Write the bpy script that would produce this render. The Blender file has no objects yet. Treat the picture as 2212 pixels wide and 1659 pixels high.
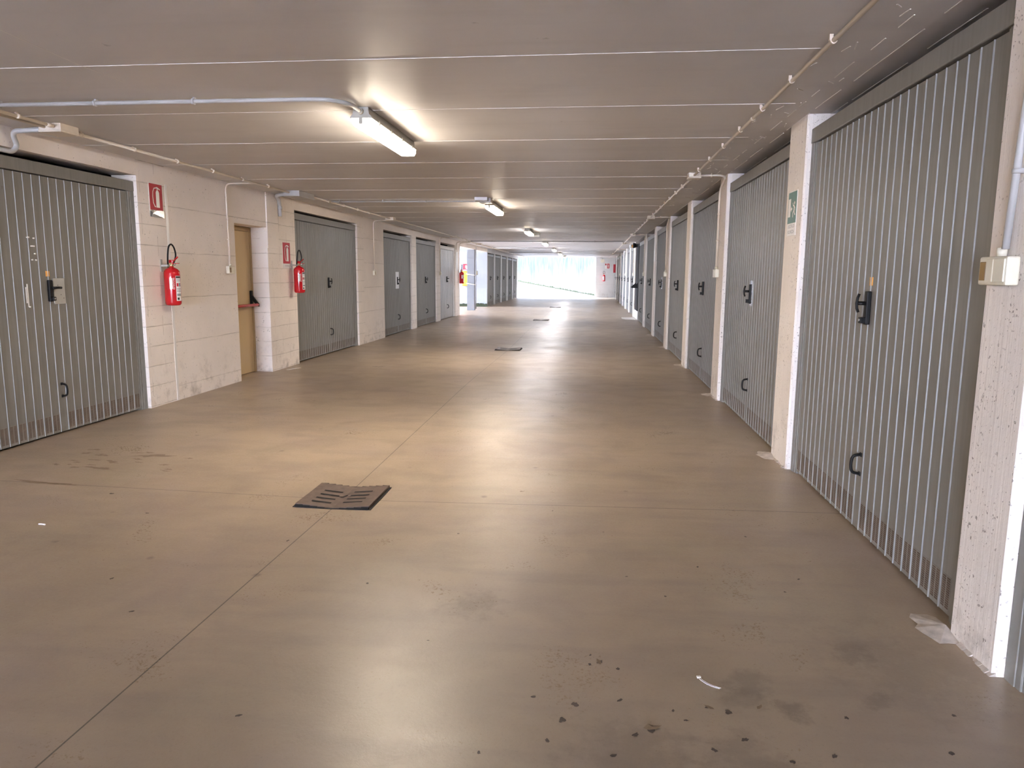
import bpy, bmesh, math, random
from mathutils import Vector, Matrix
random.seed(7)
PI = math.pi
COL = bpy.context.scene.collection
SC = bpy.context.scene

# ------------------------------------------------------------------ place constants (metres)
XR, XL = 1.45, -4.50          # faces of the right and left walls
CEIL = 2.50
YEND = 46.5                   # where the garage opens to the ramp
YBACK = -10.5
XJ = -1.56                    # centre joint of the floor, line of drains and lamps
DRAINS = [4.40, 13.92, 23.2, 32.6]

def floor_z(x, y):
    """the floor is dished towards each drain"""
    hw = max(0.0, 1.0 - abs(x - XJ) / 2.9)
    d = min(abs(y - q) for q in DRAINS)
    return -0.042 * hw * max(0.0, 1.0 - d / 4.4)

# ------------------------------------------------------------------ node helpers
class NT:
    def __init__(s, name):
        s.m = bpy.data.materials.new(name); s.m.use_nodes = True
        s.t = s.m.node_tree; s.b = s.t.nodes['Principled BSDF']
        s.co = s.t.nodes.new('ShaderNodeTexCoord').outputs['Object']
    def new(s, ty, **kw):
        n = s.t.nodes.new(ty)
        for k, v in kw.items(): setattr(n, k, v)
        return n
    def put(s, sock, v):
        if hasattr(v, 'links'): s.t.links.new(v, sock)
        elif isinstance(v, (tuple, list)):
            sock.default_value = (*v, 1.0) if len(v) == 3 and sock.type == 'RGBA' else v
        else: sock.default_value = v
    def math(s, op, a, b=0.0, clamp=False):
        n = s.new('ShaderNodeMath', operation=op, use_clamp=clamp)
        s.put(n.inputs[0], a); s.put(n.inputs[1], b); return n.outputs[0]
    def sep(s, v):
        n = s.new('ShaderNodeSeparateXYZ'); s.put(n.inputs[0], v); return n.outputs
    def mapping(s, v, scale=(1, 1, 1), loc=(0, 0, 0)):
        n = s.new('ShaderNodeMapping'); s.put(n.inputs[0], v)
        n.inputs['Scale'].default_value = scale; n.inputs['Location'].default_value = loc
        return n.outputs[0]
    def noise(s, scale, detail=4, rough=0.55, vec=None, dist=0.0):
        n = s.new('ShaderNodeTexNoise'); s.put(n.inputs['Vector'], vec if vec is not None else s.co)
        n.inputs['Scale'].default_value = scale; n.inputs['Detail'].default_value = detail
        n.inputs['Roughness'].default_value = rough; n.inputs['Distortion'].default_value = dist
        return n.outputs['Fac']
    def ramp(s, v, a, b, lo=0.0, hi=1.0):
        n = s.new('ShaderNodeMapRange', clamp=True); s.put(n.inputs[0], v)
        n.inputs[1].default_value = a; n.inputs[2].default_value = b
        n.inputs[3].default_value = lo; n.inputs[4].default_value = hi
        return n.outputs[0]
    def mix(s, f, a, b):
        n = s.new('ShaderNodeMix', data_type='RGBA'); s.put(n.inputs[0], f)
        s.put(n.inputs[6], a); s.put(n.inputs[7], b); return n.outputs[2]
    def bump(s, h, dist=0.01, strength=0.5):
        n = s.new('ShaderNodeBump'); s.put(n.inputs['Height'], h)
        n.inputs['Distance'].default_value = dist; n.inputs['Strength'].default_value = strength
        s.t.links.new(n.outputs[0], s.b.inputs['Normal'])
    def set(s, col=None, rough=None, metal=None, spec=None):
        if col is not None: s.put(s.b.inputs['Base Color'], col)
        if rough is not None: s.put(s.b.inputs['Roughness'], rough)
        if metal is not None: s.put(s.b.inputs['Metallic'], metal)
        if spec is not None: s.put(s.b.inputs['Specular IOR Level'], spec)
        return s.m

def plain(name, col, rough=0.5, metal=0.0, var=0.08, scale=6.0):
    n = NT(name)
    f = n.noise(scale, 5)
    c = n.mix(n.ramp(f, 0.3, 0.7), tuple(k * (1 - var) for k in col), tuple(min(1, k * (1 + var)) for k in col))
    return n.set(c, rough, metal)

# ------------------------------------------------------------------ materials
def mat_floor():
    n = NT('floor_concrete')
    x, y, z = n.sep(n.co)
    big = n.noise(0.45, 5, 0.6, dist=0.6)
    mid = n.noise(2.3, 5, 0.5, dist=0.5)
    streak = n.noise(3.0, 5, 0.6, vec=n.mapping(n.co, (0.35, 1.6, 1)))
    fine = n.noise(85, 4, 0.7)
    c = n.mix(n.ramp(big, 0.38, 0.62), (0.325, 0.256, 0.183), (0.40, 0.32, 0.232))
    c = n.mix(n.ramp(mid, 0.45, 0.72, 0, 0.45), c, (0.27, 0.215, 0.17))
    tint = n.noise(1.1, 4, 0.6, vec=n.mapping(n.co, (1, 1, 1), (7, 3, 0)))
    c = n.mix(n.ramp(tint, 0.5, 0.7, 0, 0.55), c, (0.30, 0.235, 0.205))
    c = n.mix(n.ramp(tint, 0.3, 0.45, 0.4, 0), c, (0.35, 0.30, 0.21))
    c = n.mix(n.ramp(streak, 0.5, 0.75, 0, 0.55), c, (0.25, 0.20, 0.165))
    c = n.mix(n.ramp(fine, 0.56, 0.76, 0, 0.32), c, (0.19, 0.155, 0.125))
    # scattered small grime spots
    v = n.new('ShaderNodeTexVoronoi'); n.put(v.inputs['Vector'], n.co); v.inputs['Scale'].default_value = 3.3
    wob = n.math('ADD', v.outputs['Distance'], n.math('MULTIPLY', n.noise(22, 3), 0.10))
    pick = n.ramp(n.sep(v.outputs['Color'])[0], 0.62, 0.7)
    spot = n.math('MULTIPLY', n.ramp(wob, 0.085, 0.135, 1, 0), pick)
    c = n.mix(n.math('MULTIPLY', spot, 0.6), c, (0.14, 0.11, 0.09))
    blot = n.noise(9, 6, 0.7)
    # larger soft oil patches, each at its own place
    for px, py, r, k in [(-0.48, 2.93, .12, .55), (1.02, 2.66, .075, .6), (.57, 2.42, .085, .6), (.54, 2.32, .07, .5),
                         (.68, 2.27, .055, .75), (1.0, 2.35, .05, .45), (.16, 2.0, .17, .4), (.5, 1.98, .14, .45), (-3.1, 3.15, .2, .35), (1.2, 2.6, .3, .3)]:
        q = n.new('ShaderNodeVectorMath', operation='DISTANCE'); n.put(q.inputs[0], n.co); q.inputs[1].default_value = (px, py, -0.02)
        dd = n.math('ADD', q.outputs['Value'], n.math('MULTIPLY', n.math('SUBTRACT', blot, 0.5), r * 4.0))
        c = n.mix(n.math('MULTIPLY', n.ramp(dd, r * .4, r * 1.25, 1, 0), k * .8), c, (0.16, 0.125, 0.10))
    # saw-cut joints
    jy = n.math('ABSOLUTE', n.math('SUBTRACT', x, XJ))
    jx = n.math('ABSOLUTE', n.math('SUBTRACT', y, 4.36))
    j = n.math('MINIMUM', jy, jx)
    c = n.mix(n.ramp(j, 0.0022, 0.0042, 0.85, 0), c, (0.06, 0.05, 0.042))
    rough = n.ramp(n.math('ADD', n.math('MULTIPLY', n.noise(70, 6, 0.8), 0.7), n.math('MULTIPLY', mid, 0.45)), 0.44, 0.78, 0.27, 0.50)
    n.bump(n.math('ADD', n.math('MULTIPLY', n.noise(0.9, 3, vec=n.mapping(n.co, (0.5, 2.2, 1))), 2.2), n.math('MULTIPLY', n.noise(60, 5, 0.75), 0.24)), 0.012, 0.28)
    return n.set(c, rough, spec=0.5)

def mat_wall(name, course, run=None, boards=False, base=(0.90, 0.83, 0.765)):
    """whitewashed concrete; course = height of the pours or blocks, run = block length"""
    n = NT(name)
    x, y, z = n.sep(n.co)
    big = n.noise(1.3, 5, 0.6); fine = n.noise(34, 5, 0.7)
    c = n.mix(n.ramp(big, 0.35, 0.68), base, tuple(k * 0.9 for k in base))
    zz = n.math('ADD', z, n.math('MULTIPLY', n.math('SUBTRACT', n.noise(2.5, 3), 0.5), 0.02))
    fr = n.math('FRACT', n.math('DIVIDE', n.math('ADD', zz, 0.09), course))
    line = n.math('ABSOLUTE', n.math('SUBTRACT', fr, 0.5))
    lw = 0.006 / course
    lm = n.ramp(line, 0.0, lw, 1, 0)
    if run:
        rowi = n.math('FLOOR', n.math('DIVIDE', n.math('ADD', zz, 0.09), course))
        off = n.math('MULTIPLY', n.math('MODULO', rowi, 2.0), 0.5)
        fy = n.math('FRACT', n.math('ADD', n.math('DIVIDE', y, run), off))
        lm = n.math('MAXIMUM', lm, n.ramp(n.math('ABSOLUTE', n.math('SUBTRACT', fy, 0.5)), 0, 0.005 / run, 1, 0))
    lmask = n.math('MULTIPLY', lm, n.ramp(n.noise(4.0, 4), 0.35, 0.62, 0.15, 0.75))
    c = n.mix(lmask, c, (0.30, 0.25, 0.21))
    pits = n.ramp(n.noise(46, 2, 0.5), 0.66, 0.72)
    pits = n.math('MULTIPLY', pits, n.ramp(n.noise(3.1, 3), 0.42, 0.58))
    c = n.mix(n.math('MULTIPLY', pits, 0.75), c, (0.22, 0.18, 0.155))
    # scuffs near the floor
    low = n.math('MULTIPLY', n.ramp(z, 0.0, 0.55, 1, 0), n.ramp(n.noise(5, 6, 0.7), 0.5, 0.68))
    c = n.mix(n.math('MULTIPLY', low, 0.65), c, (0.33, 0.28, 0.24))
    h = n.math('SUBTRACT', n.math('ADD', n.math('MULTIPLY', fine, 0.5), n.math('MULTIPLY', big, 0.6)), n.math('ADD', lm, pits))
    if boards:      # board-marked pour: upright lines and small holes
        up = n.noise(1.0, 4, 0.7, vec=n.mapping(n.co, (26, 26, 0.5)))
        c = n.mix(n.ramp(up, 0.58, 0.72, 0, 0.28), c, (0.5, 0.43, 0.38))
        hp = n.math('MULTIPLY', n.ramp(n.noise(75, 2, 0.5), 0.65, 0.71), n.ramp(n.noise(3.0, 3, vec=n.mapping(n.co, (2.5, 2.5, 0.6))), 0.46, 0.62))
        c = n.mix(n.math('MULTIPLY', hp, 0.8), c, (0.25, 0.2, 0.18))
        h = n.math('SUBTRACT', n.math('ADD', h, n.math('MULTIPLY', up, 1.5)), hp)
    n.bump(h, 0.006, 0.55)
    return n.set(c, 0.75, spec=0.3)

def mat_ceiling():
    n = NT('ceiling_concrete')
    big = n.noise(0.6, 5, 0.6, dist=0.5); st = n.noise(1.6, 5, 0.6, vec=n.mapping(n.co, (0.4, 2.4, 1)))
    c = n.mix(n.ramp(big, 0.35, 0.65), (0.58, 0.555, 0.545), (0.66, 0.635, 0.625))
    c = n.mix(n.ramp(st, 0.5, 0.75, 0, 0.4), c, (0.48, 0.455, 0.445))
    c = n.mix(n.ramp(n.noise(7, 3), 0.74, 0.78, 0, 0.4), c, (0.22, 0.2, 0.18))
    n.bump(n.math('ADD', n.math('MULTIPLY', n.noise(1.2, 3, vec=n.mapping(n.co, (0.4, 1.8, 1))), 1.5), n.math('MULTIPLY', n.noise(60, 3), 0.05)), 0.012, 0.25)
    return n.set(c, 0.42, spec=0.4)

def mat_door(name, a, b, rough=0.42, metal=0.0):
    n = NT(name)
    s1 = n.noise(5, 5, 0.6, vec=n.mapping(n.co, (9, 9, 0.35)))
    s2 = n.noise(2.2, 4, 0.6)
    x, y, z = n.sep(n.co)
    c = n.mix(n.ramp(n.math('ADD', n.math('MULTIPLY', s1, 0.6), n.math('MULTIPLY', s2, 0.5)), 0.42, 0.68), a, b)
    c = n.mix(n.math('MULTIPLY', n.ramp(z, 0.0, 0.16, 1, 0), n.ramp(n.noise(9, 5), 0.42, 0.62, 0.1, 0.55)), c, (0.36, 0.35, 0.32))
    c = n.mix(n.ramp(n.noise(13, 2), 0.76, 0.8, 0, 0.5), c, (0.13, 0.11, 0.10))
    return n.set(c, n.ramp(s2, 0.3, 0.7, rough - 0.06, rough + 0.1), metal)

M = {}
M['floor'] = mat_floor()
M['cast'] = mat_wall('cast_concrete_wall', 0.485)
M['block'] = mat_wall('painted_block_wall', 0.207, 0.5)
M['pillar'] = mat_wall('whitewashed_pillar', 60.0, boards=True, base=(0.87, 0.81, 0.755))
M['pale'] = mat_wall('pale_outside_wall', 0.6, base=(0.70, 0.71, 0.72))
M['ceil'] = mat_ceiling()
M['dimmed_pale'] = mat_wall('pale_side_wall', 0.6, base=(0.24, 0.25, 0.27))  # darker copy of the pale wall, offsets strong daylight in its colour
M['seam'] = plain('pale_seam_filler', (0.74, 0.71, 0.68), 0.6)
M['garage_shade'] = plain('garage_interior_shade', (0.03, 0.028, 0.027), 0.95)  # near-black colour stands in for the darkness of unlit garages
M['door'] = mat_door('grey_door_paint', (0.172, 0.166, 0.150), (0.212, 0.204, 0.186))
M['rib'] = mat_door('worn_rib_zinc', (0.205, 0.202, 0.19), (0.26, 0.258, 0.25), 0.42, 0.0)  # ribs slightly lighter than the door boards
M['silver'] = mat_door('galvanised_sheet', (0.42, 0.42, 0.42), (0.56, 0.56, 0.56), 0.36, 0.3)
M['whitemetal'] = plain('white_painted_metal', (0.78, 0.77, 0.75), 0.45)
M['vent'] = plain('rusty_vent_slots', (0.115, 0.078, 0.055), 0.8, var=0.35, scale=14)  # dark brown fill of the vent slots
M['vent_plate'] = mat_door('vent_plate_paint', (0.19, 0.175, 0.155), (0.22, 0.205, 0.185))
M['black'] = plain('black_plastic', (0.008, 0.008, 0.0085), 0.5); M['black'].node_tree.nodes['Principled BSDF'].inputs['Specular IOR Level'].default_value = 0.2
M['chrome'] = plain('aluminium_plate', (0.72, 0.73, 0.75), 0.25, 0.85)
M['zincplate'] = plain('dull_zinc_plate', (0.44, 0.44, 0.42), 0.5, 0.2)
M['paper'] = plain('white_paper', (0.82, 0.83, 0.85), 0.5, var=0.03)
M['orange'] = plain('orange_sticker', (0.78, 0.40, 0.10), 0.5)
M['pvc'] = plain('ivory_pvc_conduit', (0.70, 0.62, 0.52), 0.35, var=0.06)
M['pvcgrey'] = plain('grey_pvc_conduit', (0.45, 0.445, 0.44), 0.38)
M['lampgrey'] = plain('lamp_housing_grey', (0.36, 0.345, 0.30), 0.45)
M['switch'] = plain('ivory_switch_plastic', (0.70, 0.66, 0.53), 0.4)
M['amber'] = plain('amber_pilot_window', (0.26, 0.15, 0.04), 0.3)
M['red'] = plain('extinguisher_red', (0.50, 0.008, 0.014), 0.16, var=0.05)
M['signred'] = plain('sign_red', (0.46, 0.016, 0.03), 0.5, var=0.04)
M['signwhite'] = plain('sign_white', (0.80, 0.78, 0.75), 0.3, var=0.03)
M['signgreen'] = plain('sign_green', (0.035, 0.15, 0.135), 0.4, var=0.08)
M['ink'] = plain('dark_ink', (0.05, 0.045, 0.04), 0.6)
M['greyink'] = plain('grey_ink', (0.25, 0.26, 0.28), 0.6)
M['brass'] = plain('brass_valve', (0.45, 0.36, 0.2), 0.3, 0.8)
M['beige'] = plain('beige_door_paint', (0.60, 0.45, 0.25), 0.42, var=0.04, scale=1.2)
M['beigeframe'] = plain('brown_beige_frame', (0.42, 0.30, 0.15), 0.45)
M['barred'] = plain('red_push_bar', (0.45, 0.05, 0.045), 0.4)
M['iron'] = plain('rusty_cast_iron', (0.12, 0.085, 0.068), 0.5, 0.3, var=0.25, scale=18)
M['void'] = plain('drain_void', (0.006, 0.005, 0.005), 0.9)
M['mortar'] = plain('mortar_smear', (0.50, 0.45, 0.40), 0.85, var=0.25, scale=22)
M['stain'] = plain('oil_spot', (0.07, 0.052, 0.042), 0.5, var=0.4, scale=40)
M['wet'] = plain('damp_brown_mark', (0.20, 0.14, 0.085), 0.4, var=0.2, scale=30)
M['darkdoor'] = plain('charcoal_exit_door', (0.03, 0.029, 0.029), 0.85); M['darkdoor'].node_tree.nodes['Principled BSDF'].inputs['Specular IOR Level'].default_value = 0.1
M['yellow'] = plain('bright_yellow', (0.95, 0.72, 0.02), 0.4)
M['brightorange'] = plain('bright_orange', (0.95, 0.28, 0.03), 0.4)
M['asphalt'] = plain('pale_ramp_concrete', (0.085, 0.088, 0.09), 0.8)
M['moss'] = plain('green_moss', (0.02, 0.026, 0.01), 0.9, var=0.4, scale=20)

def mat_lens(name, col, k):
    n = NT(name)
    n.set((0.9, 0.88, 0.82), 0.4)
    n.b.inputs['Emission Color'].default_value = (*col, 1)
    n.b.inputs['Emission Strength'].default_value = k
    return n.m
LAMP = 108.0
M['lens'] = mat_lens('lit_lamp_lens', (1.0, 0.855, 0.69), LAMP)
M['lens_cool'] = mat_lens('lit_cool_lamp_lens', (0.97, 0.96, 1.0), LAMP * 0.8)
M['lens_side'] = mat_lens('lamp_lens_flank', (1.0, 0.855, 0.66), LAMP * 0.13)

def mat_outwall():
    n = NT('streaked_ramp_wall')
    x, y, z = n.sep(n.co)
    s = n.noise(2.2, 6, 0.7, vec=n.mapping(n.co, (2.2, 1, 0.10)))
    edge = n.math('ADD', z, n.math('MULTIPLY', n.math('SUBTRACT', s, 0.5), 4.6))
    f = n.ramp(edge, 0.85, 2.05)
    f = n.math('MULTIPLY', f, n.ramp(n.noise(9, 4, 0.7, vec=n.mapping(n.co, (3, 1, 0.06))), 0.32, 0.6, 0.45, 1))
    c = n.mix(f, (0.062, 0.066, 0.066), (0.0022, 0.0095, 0.0128))
    sp = n.math('MULTIPLY', n.ramp(n.noise(5, 4), 0.6, 0.68), n.ramp(z, 0.1, 0.55, 1, 0))
    c = n.mix(n.math('MULTIPLY', sp, 0.6), c, (0.25, 0.30, 0.16))
    return n.set(c, 0.85)
M['outwall'] = mat_outwall()

# ------------------------------------------------------------------ mesh helpers
def BM(): return bmesh.new()

def box(bm, x0, x1, y0, y1, z0, z1, mi=0):
    vs = [bm.verts.new((x, y, z)) for x in (x0, x1) for y in (y0, y1) for z in (z0, z1)]
    for f in ((0, 1, 3, 2), (4, 6, 7, 5), (0, 4, 5, 1), (2, 3, 7, 6), (0, 2, 6, 4), (1, 5, 7, 3)):
        fc = bm.faces.new([vs[i] for i in f]); fc.material_index = mi
    return vs

def rbox(bm, x0, x1, y0, y1, z0, z1, r=0.004, mi=0, seg=2):
    vs = box(bm, x0, x1, y0, y1, z0, z1, mi)
    es = list({e for v in vs for e in v.link_edges})
    bmesh.ops.bevel(bm, geom=es, offset=r, segments=seg, affect='EDGES', profile=0.5)

def poly(bm, pts, mi=0):
    f = bm.faces.new([bm.verts.new(p) for p in pts]); f.material_index = mi; return f

def prism(bm, pts, d, mi=0):
    """closed outline (list of 3-D points) extruded by vector d"""
    a = [bm.verts.new(p) for p in pts]; b = [bm.verts.new(Vector(p) + Vector(d)) for p in pts]
    n = len(pts)
    fs = [bm.faces.new(a[::-1]), bm.faces.new(b)]
    for i in range(n): fs.append(bm.faces.new((a[i], a[(i + 1) % n], b[(i + 1) % n], b[i])))
    for f in fs: f.material_index = mi

def lathe(bm, prof, c=(0, 0, 0), seg=28, mi=0, axis='z', smooth=True):
    rings = []
    for r, h in prof:
        ring = []
        for k in range(seg):
            a = 2 * PI * k / seg; u, v = r * math.cos(a), r * math.sin(a)
            p = {'z': (u, v, h), 'y': (u, h, v), 'x': (h, u, v)}[axis]
            ring.append(bm.verts.new((c[0] + p[0], c[1] + p[1], c[2] + p[2])))
        rings.append(ring)
    for a, b in zip(rings, rings[1:]):
        for k in range(seg):
            f = bm.faces.new((a[k], a[(k + 1) % seg], b[(k + 1) % seg], b[k])); f.smooth = smooth; f.material_index = mi
    for ring in (rings[0], rings[-1]):
        f = bm.faces.new(ring); f.material_index = mi

def fillet(pts, r):
    pts = [Vector(p) for p in pts]
    out = [pts[0]]
    for a, b, c in zip(pts, pts[1:], pts[2:]):
        u, v = (a - b), (c - b)
        k = min(r, u.length * 0.48, v.length * 0.48)
        p, q = b + u.normalized() * k, b + v.normalized() * k
        for i in range(7):
            t = i / 6
            out.append(p * (1 - t) ** 2 + b * 2 * t * (1 - t) + q * t * t)
    out.append(pts[-1]); return out

def tube(bm, pts, r, seg=10, mi=0, ripple=0.0):
    pts = [Vector(p) for p in pts]
    rings = []; nrm = None
    for i, p in enumerate(pts):
        t = (pts[min(i + 1, len(pts) - 1)] - pts[max(i - 1, 0)]).normalized()
        if nrm is None:
            nrm = t.orthogonal().normalized()
        nrm = (nrm - t * nrm.dot(t)).normalized()
        bn = t.cross(nrm)
        rr = r * (1 + (ripple if i % 2 else -ripple))
        rings.append([bm.verts.new(p + (nrm * math.cos(2 * PI * k / seg) + bn * math.sin(2 * PI * k / seg)) * rr) for k in range(seg)])
    for a, b in zip(rings, rings[1:]):
        for k in range(seg):
            f = bm.faces.new((a[k], a[(k + 1) % seg], b[(k + 1) % seg], b[k])); f.smooth = True; f.material_index = mi
    for ring in (rings[0], rings[-1]):
        f = bm.faces.new(ring); f.material_index = mi

def obj(name, bm, mats, parent=None, loc=None, label=None):
    bmesh.ops.recalc_face_normals(bm, faces=bm.faces[:])
    me = bpy.data.meshes.new(name); bm.to_mesh(me); bm.free()
    for m in (mats if isinstance(mats, (list, tuple)) else [mats]): me.materials.append(m if not isinstance(m, str) else M[m])
    o = bpy.data.objects.new(name, me); COL.objects.link(o)
    if parent: o.parent = parent
    if loc: o.location = loc
    if label: o['label'] = label
    return o

def thing(name, label, cat, loc=(0, 0, 0), rz=0.0, group=None):
    o = bpy.data.objects.new(name, None); COL.objects.link(o)
    o.location = loc; o.rotation_euler = (0, 0, rz); o.empty_display_size = 0.1
    return tag(o, label, cat, group)

def tag(o, label, cat, group=None, kind='thing'):
    o['label'] = label; o['category'] = cat; o['kind'] = kind
    if group: o['group'] = group
    return o

def struct(name, bm, mats, label=None):
    o = obj(name, bm, mats); o['kind'] = 'structure'
    if label: o['label'] = label
    return o

def dup(root, loc, rz, label, group=None, skip=()):
    r = root.copy(); COL.objects.link(r); r.location = loc; r.rotation_euler = (0, 0, rz)
    r['label'] = label
    if group: r['group'] = group
    def kids(src, dst):
        for ch in list(src.children):
            if any(ch.name.startswith(k) for k in skip): continue
            c = ch.copy(); COL.objects.link(c); c.parent = dst
            kids(ch, c)
    kids(root, r)
    return r

def text_mesh(body, size):
    cu = bpy.data.curves.new('lettering', 'FONT'); cu.body = body; cu.size = size; cu.align_x = 'CENTER'; cu.align_y = 'CENTER'
    cu.resolution_u = 3
    ob = bpy.data.objects.new('lettering', cu); COL.objects.link(ob)
    bpy.context.view_layer.update()
    dg = bpy.context.evaluated_depsgraph_get()
    me = bpy.data.meshes.new_from_object(ob.evaluated_get(dg))
    bpy.data.objects.remove(ob); bpy.data.curves.remove(cu)
    return me

def text_into(bm, body, size, fn, mi=0):
    """add lettering to bm, each flat letter vertex (u, v) placed by fn(u, v)"""
    me = text_mesh(body, size)
    vs = [bm.verts.new(fn(v.co.x, v.co.y)) for v in me.vertices]
    for p in me.polygons:
        try:
            f = bm.faces.new([vs[i] for i in p.vertices]); f.material_index = mi
        except ValueError: pass
    bpy.data.meshes.remove(me)

RZ = {'R': -PI / 2, 'L': PI / 2, 'F': 0.0}    # which way a wall-mounted thing faces: local -y is its front

# ------------------------------------------------------------------ the setting
def build_shell():
    # floor: dished grid
    bm = BM()
    xs = [-12, -9.7, -7, -4.75, -4.5] + [XL + (XJ - XL) * k / 10 for k in range(1, 10)] + [XJ + (XR - XJ) * k / 10 for k in range(0, 10)] + [1.45, 1.6, 6.7]
    xs = sorted(set(round(q, 4) for q in xs))
    ys = sorted(set([-20.0, -10.5, -5, -3] + [round(-1 + 0.4 * k, 3) for k in range(0, 119)] + [YEND] + DRAINS))
    g = [[bm.verts.new((x, y, floor_z(x, y))) for x in xs] for y in ys]
    for a, b in zip(g, g[1:]):
        for k in range(len(xs) - 1):
            bm.faces.new((a[k], a[k + 1], b[k + 1], b[k])).smooth = True
    fl = struct('floor', bm, 'floor', 'worn tan concrete garage floor with saw-cut joints')
    # stains that belong to the floor surface
    bm = BM()
    def blob(x, y, rx, ry, ang=0.0, mi=0, n=13, j=0.35):
        pts = []
        for k in range(n):
            a = 2 * PI * k / n; q = 1 + random.uniform(-j, j)
            u, v = rx * q * math.cos(a), ry * q * math.sin(a)
            X, Y = x + u * math.cos(ang) - v * math.sin(ang), y + u * math.sin(ang) + v * math.cos(ang)
            pts.append((X, Y, floor_z(X, Y) + 0.0012))
        poly(bm, pts, mi)
    for x, y, r in SPOTS: blob(x, y, r * .62, r * random.uniform(0.3, 0.55), random.uniform(0, 3))
    for x, y, a, b, g_ in WETS: blob(x, y, a, b, g_, 1, 17, 0.5)
    s = obj('oil_spots', bm, ['stain', 'wet'], fl); s['kind'] = 'stuff'

    # ceiling slab with pale formwork seams
    bm = BM()
    box(bm, -9.8, 6.8, YBACK, 24.45, CEIL, CEIL + 0.3)
    box(bm, -9.8, 6.8, 24.45, 31.6, CEIL, CEIL + 0.3)  # left part is an added roof, keeps sky and sun off the side passage
    box(bm, -9.8, 6.8, 31.6, YEND, CEIL, CEIL + 0.3)
    k = -4
    while True:
        y = 3.87 + 1.163 * k; k += 1
        if y > 46.2: break
        if y < -6: continue
        x0, x1 = XL, 1.22 + random.uniform(-0.1, 0.1)
        segs = 14
        for i in range(segs):
            a, b = x0 + (x1 - x0) * i / segs, x0 + (x1 - x0) * (i + 1) / segs
            w = random.uniform(0.003, 0.0045); dz = random.uniform(0.0015, 0.003)
            box(bm, a, b, y - w, y + w, CEIL - dz, CEIL + 0.01, 1)
    # drips of pale filler along the edge board by the right-hand garages
    for xx, n_, ln in ((1.455, 40, 0.9), (1.60, 22, 0.9), (1.33, 16, 0.35)):
        y = 1.6
        for i in range(n_):
            l = random.uniform(0.4, 1.0) * ln
            x_ = xx + random.uniform(-0.006, 0.006)
            box(bm, x_ - 0.0025, x_ + 0.0025, y, y + l, CEIL - 0.003, CEIL + 0.01, 1)
            y += l + random.uniform(0.02, 0.35)
            if y > 40: break
    for i in range(46):
        x, y = random.uniform(1.12, 1.4), random.uniform(2.4, 12)
        l, a = random.uniform(0.03, 0.13), random.uniform(0.7, 1.9)
        d = Vector((math.cos(a), math.sin(a), 0)); p = Vector((x, y, CEIL)); q = Vector((-d.y, d.x, 0)) * 0.003
        prism(bm, [p - q, p + q, p + d * l + q, p + d * l - q], (0, 0, -0.003), 1)
    pts = [Vector(q) for q in SCRATCH]
    for a, b in zip(pts, pts[1:]):
        d = (b - a).normalized(); q = Vector((-d.y, d.x, 0)) * 0.004
        prism(bm, [a - q, a + q, b + q, b - q], (0, 0, -0.0006), 1)
    struct('ceiling', bm, ['ceil', 'seam'], 'grey concrete ceiling with pale seams between formwork boards')

    # left wall: piers, lintel band, recess of the exit door
    bm = BM(); D = 0.26
    def pier(y0, y1, mi, x1=XL, z1=CEIL): box(bm, XL - D, x1, y0, y1, 0, z1, mi)
    pier(YBACK, 4.48, 0)
    pier(6.95, 7.44, 1); pier(7.44, 8.92, 0)
    pier(9.86, 10.83, 1)
    pier(13.82, 14.2, 1); pier(14.2, 15.62, 0)
    pier(18.12, 18.6, 1); pier(21.08, 21.62, 1); pier(24.05, 24.85, 0)
    for a, b in ((4.48, 6.95), (10.83, 13.82), (15.62, 18.12), (18.6, 21.08), (21.62, 24.05), (24.85, 31.6)):
        box(bm, XL - D, XL, a, b, 2.345, CEIL, 0)
    box(bm, XL - D, XL, 8.92, 9.86, 2.02, CEIL, 0)
    box(bm, XL - 0.1, XL + 0.018, 9.84, 10.2, 1.74, CEIL, 0)       # thicker cast panel end above the recess
    struct('wall_left', bm, ['cast', 'block'], 'whitewashed concrete wall on the left with garage openings')
    bm = BM()                                                       # far left run of garages past the side opening
    edges = [31.6, 31.72, 33.9, 34.25, 36.45, 36.8, 38.98, 39.58, 41.75, 42.12, 44.5, 44.75]
    for a, b in zip(edges[0::2], edges[1::2]): box(bm, XL - D, XL, a, b, 0, CEIL)
    for a, b in zip(edges[1::2], edges[2::2]): box(bm, XL - D, XL, a, b, 2.335, CEIL)
    box(bm, -12, XL - D, 31.6, 31.75, 0, CEIL, 1)
    box(bm, XL - D, XL - .004, 31.592, 31.6, 0, CEIL, 1)  # thin darkened skin on the pier end, toned down against daylight
    box(bm, -9.8, XL, 44.75, 44.9, 0, CEIL)
    box(bm, -9.8, -9.65, 31.75, 44.9, 0, CEIL)
    struct('wall_left_far', bm, ['pale', 'dimmed_pale'], 'pale wall with the farther garages beyond the side opening')
    bm = BM()
    box(bm, -9.8, -9.65, YBACK, 24.45, 0, CEIL); box(bm, -9.65, XL - D, 24.3, 24.45, 0, CEIL); box(bm, -9.65, XL - D, YBACK, YBACK + .15, 0, CEIL)
    for y in (4.2, 8.0, 10.5, 14.4, 18.3, 21.3): box(bm, -9.65, XL - D, y, y + 0.12, 0, CEIL)
    box(bm, -5.6, -5.5, 8.12, 10.5, 0, CEIL)
    struct('wall_left_back', bm, 'garage_shade')
    bm = BM()
    box(bm, 6.65, 6.8, YBACK, YEND, 0, CEIL); box(bm, XR + .3, 6.65, YBACK, YBACK + .15, 0, CEIL); box(bm, XR + .3, 6.65, YEND - .15, YEND, 0, CEIL)
    box(bm, XR, XR + 0.3, YBACK, -0.4, 0, CEIL)
    struct('wall_right_back', bm, 'garage_shade')
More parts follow.
